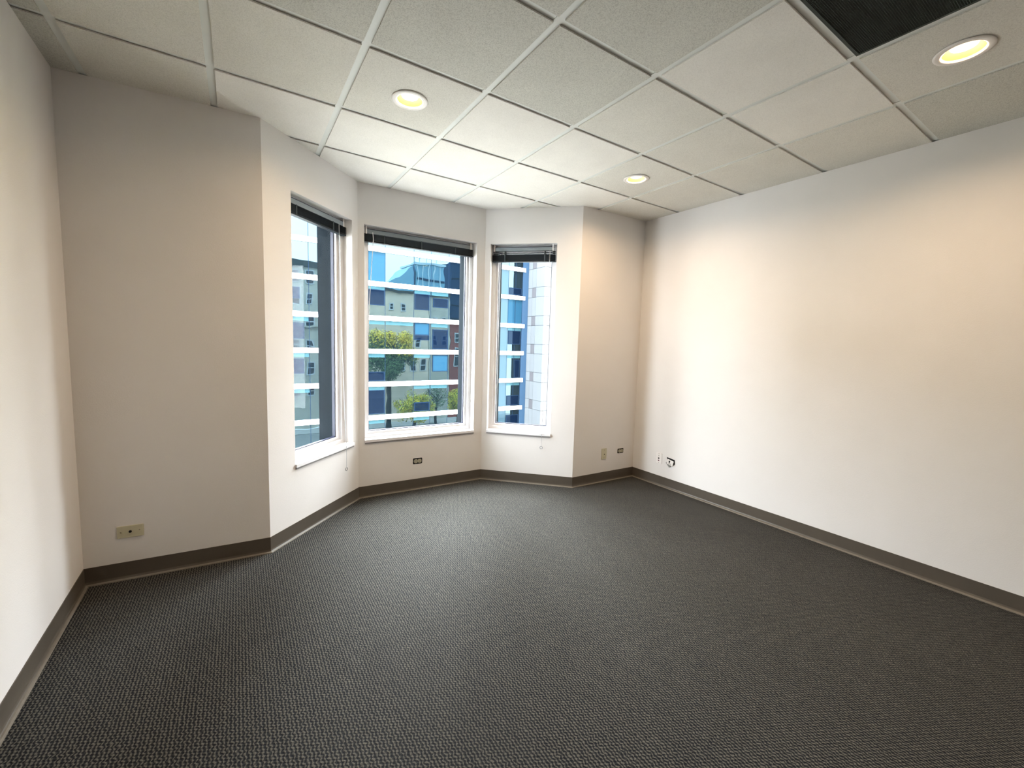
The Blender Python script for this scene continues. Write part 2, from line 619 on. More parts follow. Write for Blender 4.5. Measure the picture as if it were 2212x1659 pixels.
ceiling = empty('ceiling', (0, 0, H))
tag(ceiling, 'suspended ceiling of square mineral fibre tiles in a white grid', 'ceiling', kind='structure')
LIGHT_CELLS = {(3, 7), (6, 7), (6, 4)}
GRILLE_CELL = (5, 4)
LIGHT_POS = []
NEW = {(5, 5), (6, 5), (5, 3), (5, 7), (4, 7), (3, 8), (4, 8), (5, 8), (3, 9), (4, 9), (5, 9), (2, 8), (6, 8)}
AGED = {(4, 6), (3, 6), (4, 5), (3, 5), (2, 6), (7, 4), (7, 3), (0, 6), (0, 7), (0, 8), (2, 5)}

def holed_tile(poly4, cx, cy, r, z0, z1):
    x0 = min(p[0] for p in poly4); x1 = max(p[0] for p in poly4)
    y0 = min(p[1] for p in poly4); y1 = max(p[1] for p in poly4)
    angs = [2 * PI * k / 32 for k in range(32)]
    angs += [math.atan2(yy - cy, xx - cx) % (2 * PI) for xx in (x0, x1) for yy in (y0, y1)]
    angs = sorted(set(round(a, 6) for a in angs))
    m = MB()
    n = len(angs)
    for z in (z0, z1):
        for a in angs:
            ca, sa = math.cos(a), math.sin(a)
            tx = ((x1 - cx) / ca if ca > 1e-9 else (x0 - cx) / ca if ca < -1e-9 else 1e9)
            ty = ((y1 - cy) / sa if sa > 1e-9 else (y0 - cy) / sa if sa < -1e-9 else 1e9)
            s = min(tx, ty)
            m.v.append((cx + r * ca, cy + r * sa, z))
            m.v.append((cx + s * ca, cy + s * sa, z))
    for k in range(n):
        k2 = (k + 1) % n
        a, b, c, d = 2 * k, 2 * k + 1, 2 * k2 + 1, 2 * k2
        m.f.append((a, b, c, d))
        m.f.append((2 * n + a, 2 * n + d, 2 * n + c, 2 * n + b))
        m.f.append((a, d, 2 * n + d, 2 * n + a))
        m.f.append((b, 2 * n + b, 2 * n + c, c))
    return m

for ix in range(len(XB) - 1):
    for iy in range(len(YB) - 1):
        x0, x1 = XB[ix] + GAP, XB[ix + 1] - GAP
        y0, y1 = YB[iy] + GAP, YB[iy + 1] - GAP
        cell = (ix, iy)
        if cell == GRILLE_CELL:
            GR = (x0, x1, y0, y1)
            continue
        poly = room_clip([(x0, y0), (x1, y0), (x1, y1), (x0, y1)], 0.12)
        if len(poly) < 3:
            continue
        mat = 'tile_new' if cell in NEW else 'tile_aged' if cell in AGED else 'tile_plain'
        if cell in LIGHT_CELLS:
            lx, ly = (x0 + x1) / 2, (y0 + y1) / 2
            LIGHT_POS.append((lx, ly))
            holed_tile(poly, lx, ly, 0.082, 0, DROP).build('ceiling_tile', mat, ceiling)
        else:
            MB().prism(poly, 0, DROP).build('ceiling_tile', mat, ceiling)

FW = 0.0195
def grid_bar(p0, p1, z):
    d = (Vector(p1) - Vector(p0)).normalized()
    n2 = Vector((-d.y, d.x)) * FW
    a, b = Vector(p0), Vector(p1)
    MB().prism([tuple(a - n2), tuple(b - n2), tuple(b + n2), tuple(a + n2)], z, z + 0.002).build('grid_bar', 'grid_metal', ceiling)

def y_end(x):
    if x < CR[1][0]:
        i = 1
    elif x < CR[2][0]:
        i = 2
    elif x < CR[3][0]:
        i = 3
    elif x < CR[4][0]:
        i = 4
    else:
        i = 5
    a, t, o, L = frame(i)
    return a.y + t.y * (x - a.x) / t.x

for x in XL:
    grid_bar((x, REAR - 0.1), (x, y_end(x) + 0.10), DROP + 0.0003)
for y in YR:
    if y < 1.6:
        xa, xb = -0.2, 4.5
    else:
        a, t, o, L = frame(2)
        xa = a.x + t.x * (y - a.y) / t.y - 0.1
        a, t, o, L = frame(4)
        xb = a.x + t.x * (y - a.y) / t.y + 0.1
    grid_bar((xa, y), (xb, y), DROP + 0.0026)

# solid storey above, so that daylight only comes in through the windows
slab = MB()
slab.box(-7.5, 13.5, -12.0, 2.25, H + 0.32, H + 0.62)
tag(slab.build('ceiling_slab', 'stone_grey'), 'concrete slab above the suspended ceiling', 'slab', kind='structure')
up = MB()
up.prism([(p.x, p.y) for p in OUTER] , H + 0.30, H + 0.319)
upo = offset_pts(TH)
upi = offset_pts(0.13)
ring = MB()
for i in range(NP):
    j = (i + 1) % NP
    ring.prism([tuple(upi[i]), tuple(upi[j]), tuple(upo[j]), tuple(upo[i])], H + 0.0, H + 0.30)
tag(ring.build('wall_plenum', 'wall_paint'), 'wall rim hidden above the suspended ceiling', 'wall', kind='structure')
tag(up.build('ceiling_deck', 'stone_grey'), 'deck hidden above the suspended ceiling', 'slab', kind='structure')

# ------------------------------------------------------------------ windows
WLAB2 = {2: 'tall white framed window in the left angled bay wall', 3: 'widest white framed window in the bay front', 4: 'narrow white framed window in the right angled bay wall'}
GL_Y = 0.146
WROOT = {}
for n, i in enumerate((2, 3, 4)):
    a, t, o, L = frame(i)
    s0, s1 = OPEN[i]
    w = s1 - s0
    p = a + t * s0
    rz = math.atan2(t.y, t.x)
    win = empty('window_%d' % (n + 1), (p.x, p.y, 0), rz)
    WROOT[i] = (win, w, p, rz)
    tag(win, WLAB2[i], 'window', kind='structure')
    zs = 0.535
    # sill board with nosing and a grey strip standing in for the shadow under it
    m = MB()
    m.box(0, w, 0, 0.10, SILL_Z, zs)
    m.box(-0.002, w + 0.002, -0.014, 0.0, 0.512, zs)
    m.build('window_sill', 'sill_paint', win)
    box('sill_shadow_strip', 'sill_shadow_grey', 0.0, w, -0.009, -0.0005, 0.499, 0.511, win)
    # main frame, inner stop, rubber gasket, pane
    MB().ring(0.0, w, zs, HEAD_Z, 0.034, 0.088, 0.165, 0.030).build('window_frame', 'window_vinyl', win)
    MB().ring(0.034, w - 0.034, zs + 0.030, HEAD_Z - 0.034, 0.024, 0.112, 0.165, 0.022).build('sash', 'window_vinyl', win)
    gx0, gx1, gz0, gz1 = 0.058, w - 0.058, zs + 0.052, HEAD_Z - 0.058
    MB().ring(gx0, gx1, gz0, gz1, 0.007, 0.134, 0.160).build('gasket', 'rubber_gasket', win)
    box('pane', 'clear_glass', gx0 + 0.005, gx1 - 0.005, GL_Y, GL_Y + 0.004, gz0 + 0.005, gz1 - 0.005, win)
    # dark outer reveal
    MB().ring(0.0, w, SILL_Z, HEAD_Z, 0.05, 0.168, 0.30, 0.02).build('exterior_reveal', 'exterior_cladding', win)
    # light portal at the outer face, guides the sampling of the sky
    ld = bpy.data.lights.new('daylight_portal', 'AREA')
    ld.shape = 'RECTANGLE'
    ld.size, ld.size_y = w, HEAD_Z - SILL_Z
    ld.cycles.is_portal = True
    lo = bpy.data.objects.new('daylight_portal', ld)
    C.objects.link(lo)
    cpt = a + t * (s0 + w / 2) + o * 0.31
    lo.location = (cpt.x, cpt.y, (HEAD_Z + SILL_Z) / 2)
    lo.rotation_euler = Vector((-o.x, -o.y, 0)).to_track_quat('-Z', 'Z').to_euler()

# ------------------------------------------------------------------ blinds
def blind(i, label, open_top, cord, wand, ladders):
    win, w, p, rz = WROOT[i]
    root = empty('venetian_blind', (p.x, p.y, 0), rz)
    tag(root, label, 'blind', 'raised venetian blinds in the bay')
    hx0, hx1 = 0.034, w - 0.052
    zt = 2.418
    m = MB()
    m.box(hx0, hx1, 0.046, 0.048, zt - 0.040, zt - 0.006)
    m.box(hx0, hx1, 0.048, 0.082, zt - 0.040, zt - 0.037)
    m.box(hx0, hx1, 0.080, 0.082, zt - 0.037, zt - 0.006)
    m.build('head_rail', 'blind_rail', root)
    box('rail_slot', 'rubber_gasket', hx0, hx1, 0.047, 0.081, zt - 0.006, zt, root)
    for sx in (hx0 - 0.012, hx1):
        box('end_bracket', 'white_plastic', sx, sx + 0.012, 0.046, 0.084, zt - 0.046, HEAD_Z - 0.001, root, 0.001)
    sx0, sx1 = 0.010, w - 0.022
    # one slat, lightly crowned, copied down the stack
    sm = MB()
    ys = [0.038 + 0.050 * k / 5 for k in range(6)]
    for zoff in (0.0, 0.0016):
        for k, y in enumerate(ys):
            cz = 0.0022 * math.sin(PI * k / 5) + zoff
            sm.v += [(sx0, y, cz), (sx1, y, cz)]
    for k in range(5):
        a0, b0 = 2 * k, 12 + 2 * k
        sm.f += [(a0, a0 + 1, a0 + 3, a0 + 2), (b0, b0 + 2, b0 + 3, b0 + 1), (a0, a0 + 2, b0 + 2, b0), (a0 + 1, b0 + 1, b0 + 3, a0 + 3)]
    sm.f += [(0, 12, 13, 1), (10, 11, 23, 22)]
    sme = sm.mesh('slat')
    z = zt - 0.048
    if open_top:
        for k in range(open_top):
            obj('slat', sme, 'blind_slat', root, (0, 0, z))
            z -= 0.017
    for k in range(13):
        obj('slat', sme, 'blind_slat', root, (0, 0, z))
        z -= 0.0042
    box('bottom_rail', 'blind_slat', sx0, sx1, 0.040, 0.086, z - 0.012, z + 0.002, root, 0.002)
    for x in ladders:
        box('ladder_tape', 'blind_tape', x - 0.006, x + 0.006, 0.0365, 0.0375, z - 0.013, zt - 0.041, root)
        box('ladder_tape', 'blind_tape', x - 0.006, x + 0.006, 0.0885, 0.0895, z - 0.013, zt - 0.041, root)
    if cord:
        x0, x1, zend = cord
        xm = x0 + (x1 - x0) * 0.75
        for dx in (0, 0.006):
            pts = [(x0 + dx, 0.034, zt - 0.04), (x0 + dx + (xm - x0) * 0.4, 0.022, 1.6), (xm + dx * 0.5, -0.004, 0.80), (x1 + dx * 0.3, -0.018, 0.54), (x1, -0.018, zend + 0.018)]
            MB().tube(pts, 0.0011, 6).build('pull_cord', 'cord_grey', root, smooth=True)
        MB().torus((x1, -0.018, zend), 0.013, 0.0032).build('pull_ring', 'ring_plastic', root, smooth=True)
    if wand:
        pts = [(wand, 0.034, zt - 0.03), (wand + 0.004, 0.028, zt - 0.09), (wand - 0.012, 0.026, 2.1), (wand - 0.032, 0.026, 1.78), (wand - 0.042, 0.026, 1.50)]
        MB().tube(pts, 0.0028, 8).build('tilt_wand', 'white_plastic', root, smooth=True)
    return root

blind(2, 'dark blind raised under its grey head rail in the left window', 0, (0.575, 0.580, 0.335), None, (0.10, 0.51))
blind(3, 'widest dark raised blind, with a white tilt wand, in the front window', 0, None, 0.080, (0.184, 0.53, 0.875))
blind(4, 'dark raised blind with loose top slats in the right window', 2, (0.596, 0.586, 0.392), None, (0.14, 0.548))

# ------------------------------------------------------------------ sockets and wall plates
def wall_root(name, i, s, z, label, cat, group=None):
    a, t, o, L = frame(i)
    p = a + t * s
    r = empty(name, (p.x, p.y, z), math.atan2(t.y, t.x))
    return tag(r, label, cat, group)

def rounded(name, mat, w, h, y0, y1, parent, cr=0.006, cx=0, cz=0):
    m = MB()
    pts = []
    for qx, qz, a0 in ((1, -1, -90), (1, 1, 0), (-1, 1, 90), (-1, -1, 180)):
        for k in range(5):
            a = math.radians(a0 + 90 * k / 4)
            pts.append((cx + qx * (w / 2 - cr) + cr * math.cos(a), cz + qz * (h / 2 - cr) + cr * math.sin(a)))
    n = len(pts)
    m.v = [(x, y0, z) for x, z in pts] + [(x, y1, z) for x, z in pts]
    m.f = [tuple(range(n)), tuple(reversed(range(n, 2 * n)))] + [(k, (k + 1) % n, n + (k + 1) % n, n + k) for k in range(n)]
    return m.build(name, mat, parent)

def duplex_open(name, i, s, z, label, w, h):
    """socket without its cover plate: dark box, strap and two receptacle faces, lying on its side"""
    r = wall_root(name, i, s, z, label, 'outlet')
    rounded('back_box', 'black_box', w, h, -0.0012, 0.0006, r, 0.008)
    box('mounting_strap', 'screw_metal', -w * 0.42, w * 0.42, -0.004, -0.0014, -0.007, 0.007, r)
    for sx in (-1, 1):
        f = rounded('receptacle', 'beige_face', w * 0.36, h * 0.62, -0.009, -0.002, r, 0.009, sx * w * 0.205)
        for dz in (-0.006, 0.006):
            box('slot', 'black_box', sx * w * 0.205 - 0.004, sx * w * 0.205 + 0.004, -0.0096, -0.0088, dz - 0.0012, dz + 0.0012, f)
    MB().lathe([(0.0, -0.001), (0.0028, -0.001), (0.0028, 0.001)], 12).build('screw', 'screw_metal', r, loc=(0, -0.0055, 0))
    return r

duplex_open('power_outlet', 3, 0.549, 0.280, 'uncovered outlet in a dark hole below the widest window', 0.092, 0.058)
duplex_open('power_outlet', 5, 0.662, 0.309, 'uncovered outlet in the narrow wall nearest the right corner', 0.088, 0.052)

def screw_at(parent, x, z, y=-0.0062):
    m = MB()
    m.lathe([(0.0, -0.0012), (0.0032, -0.0010), (0.0036, 0.0)], 14)
    o = m.build('screw', 'screw_metal', parent, smooth=True)
    o.location = (x, y, z)
    o.rotation_euler = (-PI / 2, 0, 0)
    return o

# ivory cable plate on the wall left of the bay, lying on its side
r = wall_root('cable_plate', 1, 0.2105, 0.2865, 'ivory horizontal wall plate with a dark centre jack, left of the bay', 'wall plate')
rounded('cover_plate', 'ivory_plastic', 0.120, 0.071, -0.006, 0.0, r, 0.004).modifiers.new('edge', 'BEVEL').width = 0.0015
jack = MB().lathe([(0.0, 0.006), (0.0045, 0.006), (0.0055, 0.0), (0.0075, 0.0), (0.0075, -0.002)], 18).build('jack', 'black_box', r)
jack.location = (0, -0.0082, 0)
jack.rotation_euler = (PI / 2, 0, 0)
screw_at(r, -0.042, 0)
screw_at(r, 0.042, 0.004)

# ivory upright plate on the narrow wall right of the bay
r = wall_root('cable_plate', 5, 0.4185, 0.302, 'ivory upright wall plate with one small hole, right of the bay', 'wall plate')
rounded('cover_plate', 'ivory_plastic', 0.070, 0.116, -0.006, 0.0, r, 0.004).modifiers.new('edge', 'BEVEL').width = 0.0015
jack = MB().lathe([(0.0, 0.003), (0.004, 0.003), (0.005, 0.0), (0.005, -0.002)], 16).build('jack', 'black_box', r)
jack.location = (0.002, -0.0072, -0.004)
jack.rotation_euler = (PI / 2, 0, 0)
screw_at(r, 0, 0.042)
screw_at(r, 0, -0.042)

# white data plate on the right wall
ys = lambda y: CR[5][1] - y
r = wall_root('data_plate', 6, ys(1.303), 0.290, 'white upright data plate with dark ports on the right wall', 'wall plate')
rounded('cover_plate', 'white_plastic', 0.072, 0.112, -0.007, 0.0, r, 0.007).modifiers.new('edge', 'BEVEL').width = 0.002
box('port', 'black_box', -0.003, 0.003, -0.0085, -0.0065, 0.022, 0.028, r)
box('port', 'black_box', -0.008, 0.008, -0.0085, -0.0065, -0.008, 0.007, r)
box('port', 'maroon_port', -0.007, 0.007, -0.0085, -0.0065, -0.030, -0.017, r)
screw_at(r, 0, 0.046, -0.0072)
screw_at(r, 0, -0.046, -0.0072)

# broken jack hanging askew out of its hole
r = wall_root('broken_jack', 6, ys(1.160), 0.278, 'crooked pale jack hanging from a dark hole in the right wall', 'wall jack')
m = MB()
hole = [(-0.048, 0.046), (0.046, 0.036), (0.050, -0.012), (0.030, -0.020), (-0.020, -0.018), (-0.040, 0.010)]
m.v = [(x, -0.0012, z) for x, z in hole] + [(x, 0.0006, z) for x, z in hole]
k = len(hole)
m.f = [tuple(range(k)), tuple(range(k, 2 * k))] + [(q, (q + 1) % k, k + (q + 1) % k, k + q) for q in range(k)]
m.build('wall_hole', 'black_box', r)
pl = rounded('jack_plate', 'white_plastic', 0.072, 0.052, -0.014, -0.008, r, 0.003)
pl.location = (0.004, -0.004, 0.002)
pl.rotation_euler = (0, math.radians(10), 0)
rounded('opening', 'black_box', 0.016, 0.022, -0.0148, -0.0138, pl, 0.003, -0.008, 0.006)
box('latch', 'screw_metal', -0.014, 0.016, -0.0155, -0.0138, -0.016, -0.010, pl)
tp = rounded('torn_tab', 'torn_drywall', 0.056, 0.056, -0.010, -0.002, r, 0.002)
tp.location = (-0.012, -0.001, -0.012)
tp.rotation_euler = (0, math.radians(42), 0)

# ------------------------------------------------------------------ recessed downlights
def downlight(x, y, label):
    root = empty('recessed_downlight', (x, y, H))
    tag(root, label, 'ceiling light', 'recessed downlights')
    MB().lathe([(0.069, 0.002), (0.070, -0.004), (0.075, -0.0075), (0.090, -0.0075), (0.097, -0.0055), (0.099, -0.0025), (0.096, -0.0022), (0.080, -0.0015)], 56).build('trim_ring', 'lamp_trim', root, smooth=True)
    MB().lathe([(0.069, 0.000), (0.067, 0.008), (0.058, 0.045), (0.052, 0.062), (0.0, 0.066)], 56).build('baffle', 'lamp_baffle', root, smooth=True)
    MB().lathe([(0.0, 0.0085), (0.018, 0.0092), (0.034, 0.0120), (0.044, 0.017), (0.0475, 0.024), (0.046, 0.058)], 40).build('bulb', 'lamp_bulb', root, smooth=True)
    ld = bpy.data.lights.new('lamp_light', 'AREA')
    ld.shape = 'DISK'
    ld.size = 0.09
    ld.energy = LAMP_W
    ld.color = (1.0, 0.70, 0.42)
    ld.spread = math.radians(165)
    lo = bpy.data.objects.new('lamp_light', ld)
    C.objects.link(lo)
    lo.parent = root
    lo.location = (0, 0, 0.005)
    return root

for (x, y) in LIGHT_POS:
    if y > 0 and x < 2:
        lab = 'lit recessed downlight closest to the left window'
    elif y > 0:
        lab = 'lit recessed downlight furthest back, near the right corner'
    else:
        lab = 'lit recessed downlight beside the dark air grille'
    downlight(x, y, lab)

# ------------------------------------------------------------------ dark air return grille
gx0, gx1, gy0, gy1 = GR
root = empty('air_grille', ((gx0 + gx1) / 2, (gy0 + gy1) / 2, H))
tag(root, 'dark square egg-crate air return grille in the ceiling grid', 'air grille')
wx, wy = (gx1 - gx0) / 2, (gy1 - gy0) / 2
m = MB()
m.box(-wx, wx, -wy, -wy + 0.012, 0, DROP)
m.box(-wx, wx, wy - 0.012, wy, 0, DROP)
m.box(-wx, -wx + 0.012, -wy + 0.012, wy - 0.012, 0, DROP)
m.box(wx - 0.012, wx, -wy + 0.012, wy - 0.012, 0, DROP)
m.build('grille_frame', 'grille_dark', root)
m = MB()
n = 76
for k in range(1, n):
    x = -wx + 0.012 + (2 * wx - 0.024) * k / n
    m.box(x - 0.0006, x + 0.0006, -wy + 0.012, wy - 0.012, 0.001, 0.009)
    y = -wy + 0.012 + (2 * wy - 0.024) * k / n
    m.box(-wx + 0.012, wx - 0.012, y - 0.0006, y + 0.0006, 0.0015, 0.0085)
tag(m.build('lattice', 'grille_dark', root), kind='stuff')
m = MB()
for (a0, a1, b0, b1) in ((-wx, -wx + .004, -wy, wy), (wx - .004, wx, -wy, wy), (-wx + .004, wx - .004, -wy, -wy + .004), (-wx + .004, wx - .004, wy - .004, wy)):
    m.box(a0, a1, b0, b1, 0.012, 0.16)
m.box(-wx, wx, -wy, wy, 0.16, 0.164)
m.build('plenum_box', 'duct_dark', root)
MB().lathe([(0.185, 0.158), (0.185, 0.07), (0.178, 0.07), (0.178, 0.158)], 36).build('duct_collar', 'duct_metal', root, smooth=True)
MB().lathe([(0.10, 0.157), (0.10, 0.10), (0.095, 0.10), (0.095, 0.157)], 30).build('duct_damper', 'duct_metal', root, smooth=True)

# ------------------------------------------------------------------ street outside
GZ = -13.5
FY = 38.0
tag(MB().box(-40, 90, 2.6, 60, GZ - 0.3, GZ).build('street', 'asphalt'), 'grey asphalt street far below the windows', 'street', kind='structure')
tag(MB().box(-40, 90, 30.5, 37.7, GZ, GZ + 0.15).build('sidewalk', 'pavement'), 'pale pavement in front of the glass building', 'pavement', kind='structure')
tag(MB().box(-40, 90, 2.7, 7.0, GZ, GZ + 0.15).build('sidewalk', 'pavement'), 'pale pavement on the near side of the street', 'pavement', kind='structure')

# glass building across the street
gb = empty('glass_building', (12, FY, GZ))
tag(gb, 'blue glass building with white horizontal bands across the street', 'building')
def gpart(name, mat, x0, x1, y0, y1, z0, z1, parent=gb):
    return MB().box(x0 - 12, x1 - 12, y0 - FY, y1 - FY, z0 - GZ, z1 - GZ).build(name, mat, parent)
BT = [12.75, 9.70, 6.63, 3.57, 0.55, -2.49, -5.60, -8.65, -11.70]
BANDH = 0.42
COLS = [-12.0, -9.3, -7.5, -5.7, -3.0, -1.2, 0.6, 2.4, 3.6, 5.74, 7.55, 9.40, 12.09, 14.81, 16.53, 18.39, 20.20, 22.25, 24.05, 25.42, 27.24]
X0, X1 = COLS[0], 27.55
gpart('core', 'facade_frame', X0, X1 + 0.4, FY + 0.30, FY + 14, GZ, 13.4)
gpart('roof_parapet', 'band_white', X0, X1, FY - 0.05, FY + 0.29, 12.9, 13.8)
for z in BT:
    gpart('band', 'band_white', X0, X1, FY - 0.16, FY + 0.28, z - BANDH, z)
SPECIAL = {(11, 1): 'facade_glass_shade', (18, 1): 'facade_glass_pale', (18, 2): 'facade_glass_pale', (18, 3): 'facade_glass_pale', (18, 4): 'facade_glass_pale', (18, 5): 'facade_glass_pale', (18, 6): 'facade_glass_pale', (18, 7): 'facade_glass_pale',
           (19, 2): 'facade_glass_shade'}
INSET = {  # (column,row): (x0,x1,z0,z1,material)
    (11, 2): (10.0, 12.03, 4.52, 5.92, 'facade_glass_dark'),
    (13, 2): (14.88, 16.36, 4.36, 5.88, 'facade_glass_dark'),
    (14, 2): (16.75, 18.32, 4.70, 5.60, 'facade_glass_dark'),
    (13, 3): (14.88, 16.38, 1.96, 3.12, 'facade_glass_shade'),
    (14, 3): (16.72, 18.35, 0.62, 2.56, 'facade_glass_dark'),
    (11, 4): (10.0, 12.03, -2.40, -1.55, 'facade_glass_dark'),
    (14, 4): (16.75, 18.38, -1.60, 0.04, 'facade_glass_shade'),
    (11, 5): (10.0, 12.03, -5.48, -3.25, 'facade_glass_dark'),
    (13, 5): (14.92, 16.46, -5.48, -4.62, 'facade_glass_dark'),
    (9, 3): (3.7, 5.35, 1.30, 2.62, 'facade_glass_dark'),
    (9, 4): (3.7, 5.30, -1.62, -0.35, 'facade_glass_dark'),
    (9, 2): (3.7, 5.05, 4.60, 5.55, 'facade_glass_dark'),
    (19, 1): (25.52, 27.12, 6.72, 7.46, 'facade_glass_dark'),
    (19, 3): (25.52, 27.12, 1.30, 2.80, 'facade_glass_dark'),
    (19, 4): (26.45, 27.12, -2.40, -0.4, 'facade_glass_dark'),
    (19, 5): (25.52, 27.12, -5.5, -4.4, 'facade_glass_dark'),
    (19, 6): (25.52, 27.12, -8.5, -6.6, 'facade_glass_dark'),
}
SPAN = {(9, 3), (9, 4), (9, 5), (11, 2), (11, 4), (11, 5), (13, 2), (13, 4), (14, 2), (14, 3), (13, 5), (14, 5), (11, 6), (13, 6), (19, 3), (19, 4), (19, 5), (12, 3), (11, 3)}
for c in range(len(COLS) - 1):
    xa, xb = COLS[c], COLS[c + 1]
    for rI in range(len(BT) - 1):
        zt, zb = BT[rI] - BANDH, BT[rI + 1]
        key = (9 if c == 8 else c if c >= 10 else 30 + c, rI)
        mat = SPECIAL.get((key[0], rI), 'facade_glass')
        p = gpart('glass_panel', mat, xa + 0.02, xb - 0.02, FY, FY + 0.04, zb, zt)
        if key in SPAN:
            gpart('spandrel', 'facade_glass_spandrel', xa + 0.05, xb - 0.05, FY - 0.012, FY - 0.002, zt - 0.36, zt - 0.01, gb)
        if key in INSET:
            a0, a1, b0, b1, mt = INSET[key]
            m = MB()
            m.ring(a0 - 12, a1 - 12, b0 - GZ, b1 - GZ, 0.06, -0.06, -0.012)
            m.build('vent_frame', 'facade_frame', gb)
            gpart('vent_pane', mt, a0 + 0.06, a1 - 0.06, FY - 0.04, FY - 0.015, b0 + 0.06, b1 - 0.06)
    gpart('mullion', 'facade_frame', xb - 0.018, xb + 0.018, FY - 0.01, FY + 0.20, GZ, 12.9)
MB().ring(14.88 - 12, 16.38 - 12, 1.46 - GZ, 1.95 - GZ, 0.05, -0.06, -0.012).build('vent_frame', 'facade_frame', gb)
gpart('vent_pane', 'facade_glass_dark', 14.93, 16.33, FY - 0.04, FY - 0.015, 1.51, 1.90)
gpart('mullion', 'facade_frame', 26.32, 26.37, FY - 0.02, FY - 0.001, GZ, 12.3)
gpart('pilaster', 'pilaster_blue', 27.26, 27.99, FY - 0.10, FY + 0.29, GZ, 13.4)

# pale panelled wing projecting on the right
WX, WY0 = 28.0, 34.95
wb = empty('panelled_building', (WX + 6, FY, GZ))
tag(wb, 'pale panelled building wing with scattered grey panels, right of the glass building', 'building')
def wpart(name, mat, x0, x1, y0, y1, z0, z1):
    return MB().box(x0 - WX - 6, x1 - WX - 6, y0 - FY, y1 - FY, z0 - GZ, z1 - GZ).build(name, mat, wb)
wpart('core', 'panel_backing', WX + 0.06, WX + 5.8, WY0 + 0.06, FY + 14, GZ, 47.0)
zj = []
z = 6.50 + 3.08 * 13
while z > GZ + 3:
    zj += [z + 1.04, z]
    z -= 3.08
yc = [FY + 0.2, 37.18, 36.46, WY0]
for q in range(len(zj) - 1):
    zt, zb = zj[q], zj[q + 1]
    for k in range(3):
        mat = 'panel_grey' if (k == 1 and q % 2 == 0) else 'panel_white'
        wpart('facade_panel', mat, WX, WX + 0.058, yc[k + 1] + 0.012, yc[k] - 0.012, zb + 0.015, zt - 0.015)
    for k in range(2):
        wpart('facade_panel', 'panel_bright', WX + 0.0 + k * 2.9 + 0.015, WX + (k + 1) * 2.9 - 0.015, WY0, WY0 + 0.055, zb + 0.015, zt - 0.015)

# unseen masonry blocks added along the street to block low sky on both sides
def far_block(label, x0, x1, z1):
    root = empty('sky_blocker', ((x0 + x1) / 2, FY + 1, GZ))
    tag(root, label, 'building')
    hw = (x1 - x0) / 2
    MB().box(-hw, hw, 0, 14, 0, z1 - GZ).build('wall', 'stone_grey', root)
    MB().box(-hw - 0.2, hw + 0.2, -0.5, 14.2, z1 - GZ, z1 - GZ + 0.6).build('cornice', 'cornice_dark', root)
    k = 0
    while 2.5 + k * 3.2 < z1 - GZ - 2:
        MB().box(-hw, hw, -0.12, -0.001, 2.2 + k * 3.2, 2.5 + k * 3.2).build('ledge', 'band_white', root)
        for q in range(int(hw * 2 / 5)):
            xx = -hw + 2.5 + q * 5
            MB().box(xx - 0.8, xx + 0.8, -0.06, -0.001, 2.7 + k * 3.2, 4.7 + k * 3.2).build('window', 'house_pane', root)
        k += 1
far_block('added grey masonry block, out of view, blocking low sky left of the glass building', -62, -12.6, 13.0)
far_block('added grey masonry block, out of view, blocking low sky beyond the panelled wing', 34.4, 80, 24.0)

# ------------------------------------------------------------------ near side of the street: seen only as reflections in the glass
def house(name, label, x0, x1, y0, y1, z1, wall, wins, cornice=0.5, z0=GZ, cmat='cornice_dark'):
    root = empty(name, ((x0 + x1) / 2, y1, z0))
    tag(root, label, 'building')
    cx = (x0 + x1) / 2
    MB().box(x0 - cx, x1 - cx, y0 - y1, 0, 0, z1 - z0 - cornice).build('wall', wall, root)
    if cornice:
        MB().box(x0 - cx, x1 - cx, -0.6, 0.45, z1 - z0 - cornice, z1 - z0 + 0.12).build('cornice', cmat, root)
    for (wx, wz, ww, wh) in wins:
        f = MB().ring(wx - ww / 2 - cx, wx + ww / 2 - cx, wz - z0, wz + wh - z0, 0.16, 0.0, 0.10).build('window', 'house_window_frame', root)
        MB().box(wx - ww / 2 - cx + 0.1, wx + ww / 2 - cx - 0.1, 0.002, 0.05, wz - z0 + 0.1, wz + wh - z0 - 0.1).build('pane', 'house_pane', f)
        MB().box(wx - ww / 2 - cx + 0.1, wx + ww / 2 - cx - 0.1, 0.05, 0.09, wz - z0 + wh / 2 - 0.06, wz - z0 + wh / 2 + 0.06).build('glazing_bar', 'house_window_frame', f)
    return root

def grid_wins(xs, zs, ww, wh):
    return [(x, z, ww, wh) for x in xs for z in zs]

